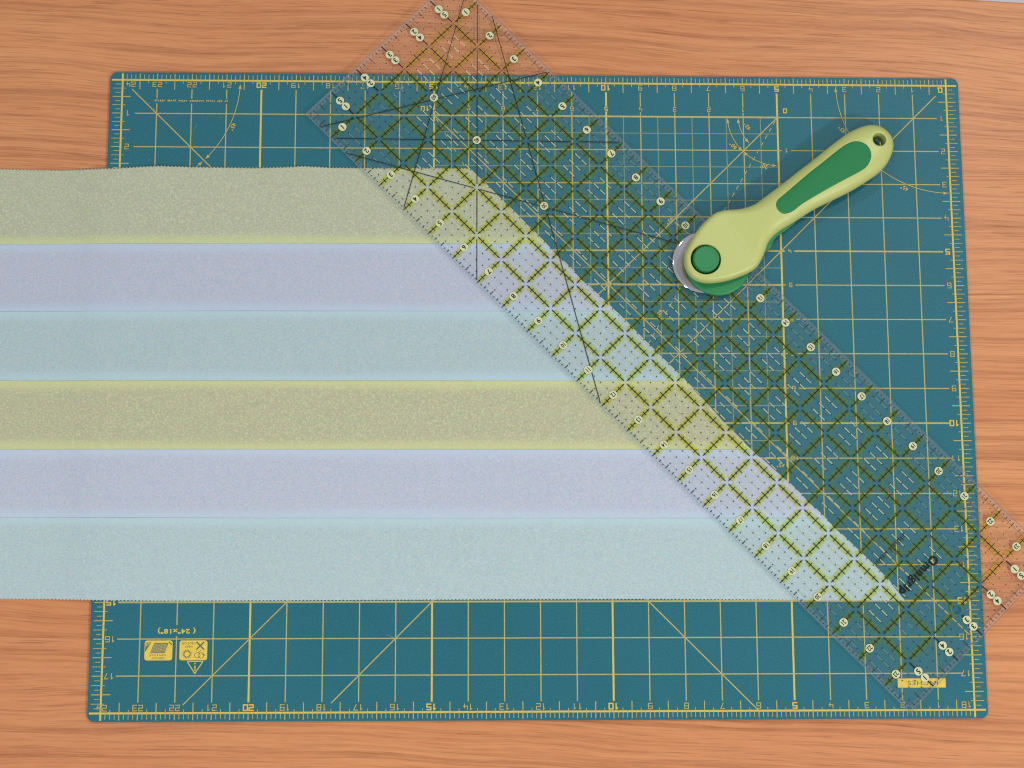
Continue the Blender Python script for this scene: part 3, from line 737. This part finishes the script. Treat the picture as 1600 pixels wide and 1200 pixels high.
# grip inlay
gl = spline(GRIP, 1.1)
V, F, ids = tri_region([gl], [0.25, 0.7, 1.4], 2.0)
top, _ = heights(V); d = dist_to(gl, V)
zt = top - 0.25 + 0.55 * prof(d, 0.8)
verts = [(p[0] / 1000, p[1] / 1000, t / 1000) for p, t in zip(V, zt)]
part('grip', verts, F, M['rubber'], cut, smooth=True, label='green rubber grip set into the handle')
# raised mark on the head, same plastic
mk = []
mkf = []
poly = spline([(-168, -112), (-165, -111), (-158, -119), (-151, -131), (-153, -133), (-157, -130), (-163, -121)], 1.0)
tp, _ = heights(poly)
for k, (p, t) in enumerate(zip(poly, tp)):
    q = poly[(k + 1) % len(poly)]; dvec = q - poly[k - 1]; dvec /= np.linalg.norm(dvec); nn = np.array([-dvec[1], dvec[0]]) * 0.3
    for w_, z_ in ((-1, -.02), (0, .20), (1, -.02)): mk.append(((p[0] + nn[0] * w_) / 1000, (p[1] + nn[1] * w_) / 1000, (t + z_) / 1000))
for k in range(len(poly)):
    a = 3 * k; b = 3 * ((k + 1) % len(poly)); mkf += [(a, b, b + 1, a + 1), (a + 1, b + 1, b + 2, a + 2)]
part('raised_emblem', mk, mkf, M['handle'], cut, smooth=True)
def lathe(name, c, prof_, n, m, parent, scallop=0, mi=None, smooth=True, cap=True, depth=0.0):
    v = []; f = []; mm = []
    for j, (r, z) in enumerate(prof_):
        for k in range(n):
            t = 2 * math.pi * k / n; rr = r
            if scallop and 0 < j < len(prof_) - 1 and r > 8: rr = r - depth * (0.5 + 0.5 * math.cos(scallop * t))
            v.append(((c[0] + rr * math.cos(t)) / 1000, (c[1] + rr * math.sin(t)) / 1000, z / 1000))
    for j in range(len(prof_) - 1):
        for k in range(n):
            a = j * n + k; b = j * n + (k + 1) % n; f.append((a, b, b + n, a + n)); mm.append(mi[j] if mi else 0)
    f.append(tuple(range(n))[::-1]); mm.append(0); f.append(tuple((len(prof_) - 1) * n + k for k in range(n))); mm.append(0)
    o = part(name, v, f, m, parent, mi=mm)
    bm = bmesh.new(); bm.from_mesh(o.data); bmesh.ops.recalc_face_normals(bm, faces=bm.faces)
    for fc in bm.faces: fc.smooth = len(fc.verts) == 4
    for e in bm.edges:
        if len(e.link_faces) == 2 and e.calc_face_angle() > math.radians(35): e.smooth = False
    bm.to_mesh(o.data); bm.free(); return o
lathe('knob', KC, [(9.0, 7.6), (9.7, 7.7), (9.7, 20.3), (9.35, 20.9), (8.6, 21.3), (7.6, 21.35), (7.2, 21.15), (6.9, 21.1)], 168, M['knob'], cut, scallop=28, depth=0.45)
BC = (-185.0, -136.9)
lathe('blade', BC, [(3.0, 4.25), (20.8, 4.25), (22.5, 4.52), (22.5, 4.56), (22.25, 4.72), (21.9, 4.87), (21.4, 5.0), (20.8, 5.07), (20.0, 5.10), (3.0, 5.10)], 160, [M['steel'], M['bevel']], cut, mi=[0, 1, 1, 1, 1, 1, 1, 0, 0])
lathe('blade_guard', (-175.0, -137.9), [(22.5, 5.3), (23.7, 5.7), (24.0, 6.4), (23.7, 7.0), (22.8, 7.5), (21.0, 7.7), (3.0, 7.7)], 128, M['knob'], cut)
LEV = [(-176, -104), (-168.5, -101), (-156, -97.8), (-146, -94.2), (-131, -83.5), (-121, -86), (-116, -104), (-123, -112.6), (-130.2, -117.5), (-134.5, -122), (-137.4, -128.5), (-146.5, -134), (-158, -142), (-172, -138), (-185, -118)]
lv = spline(LEV, 1.5) / 1000
plate('locking_lever', [tuple(p) for p in lv], [], 0.0080, 0.0108, M['knob'], cut, bevel=0.0006)
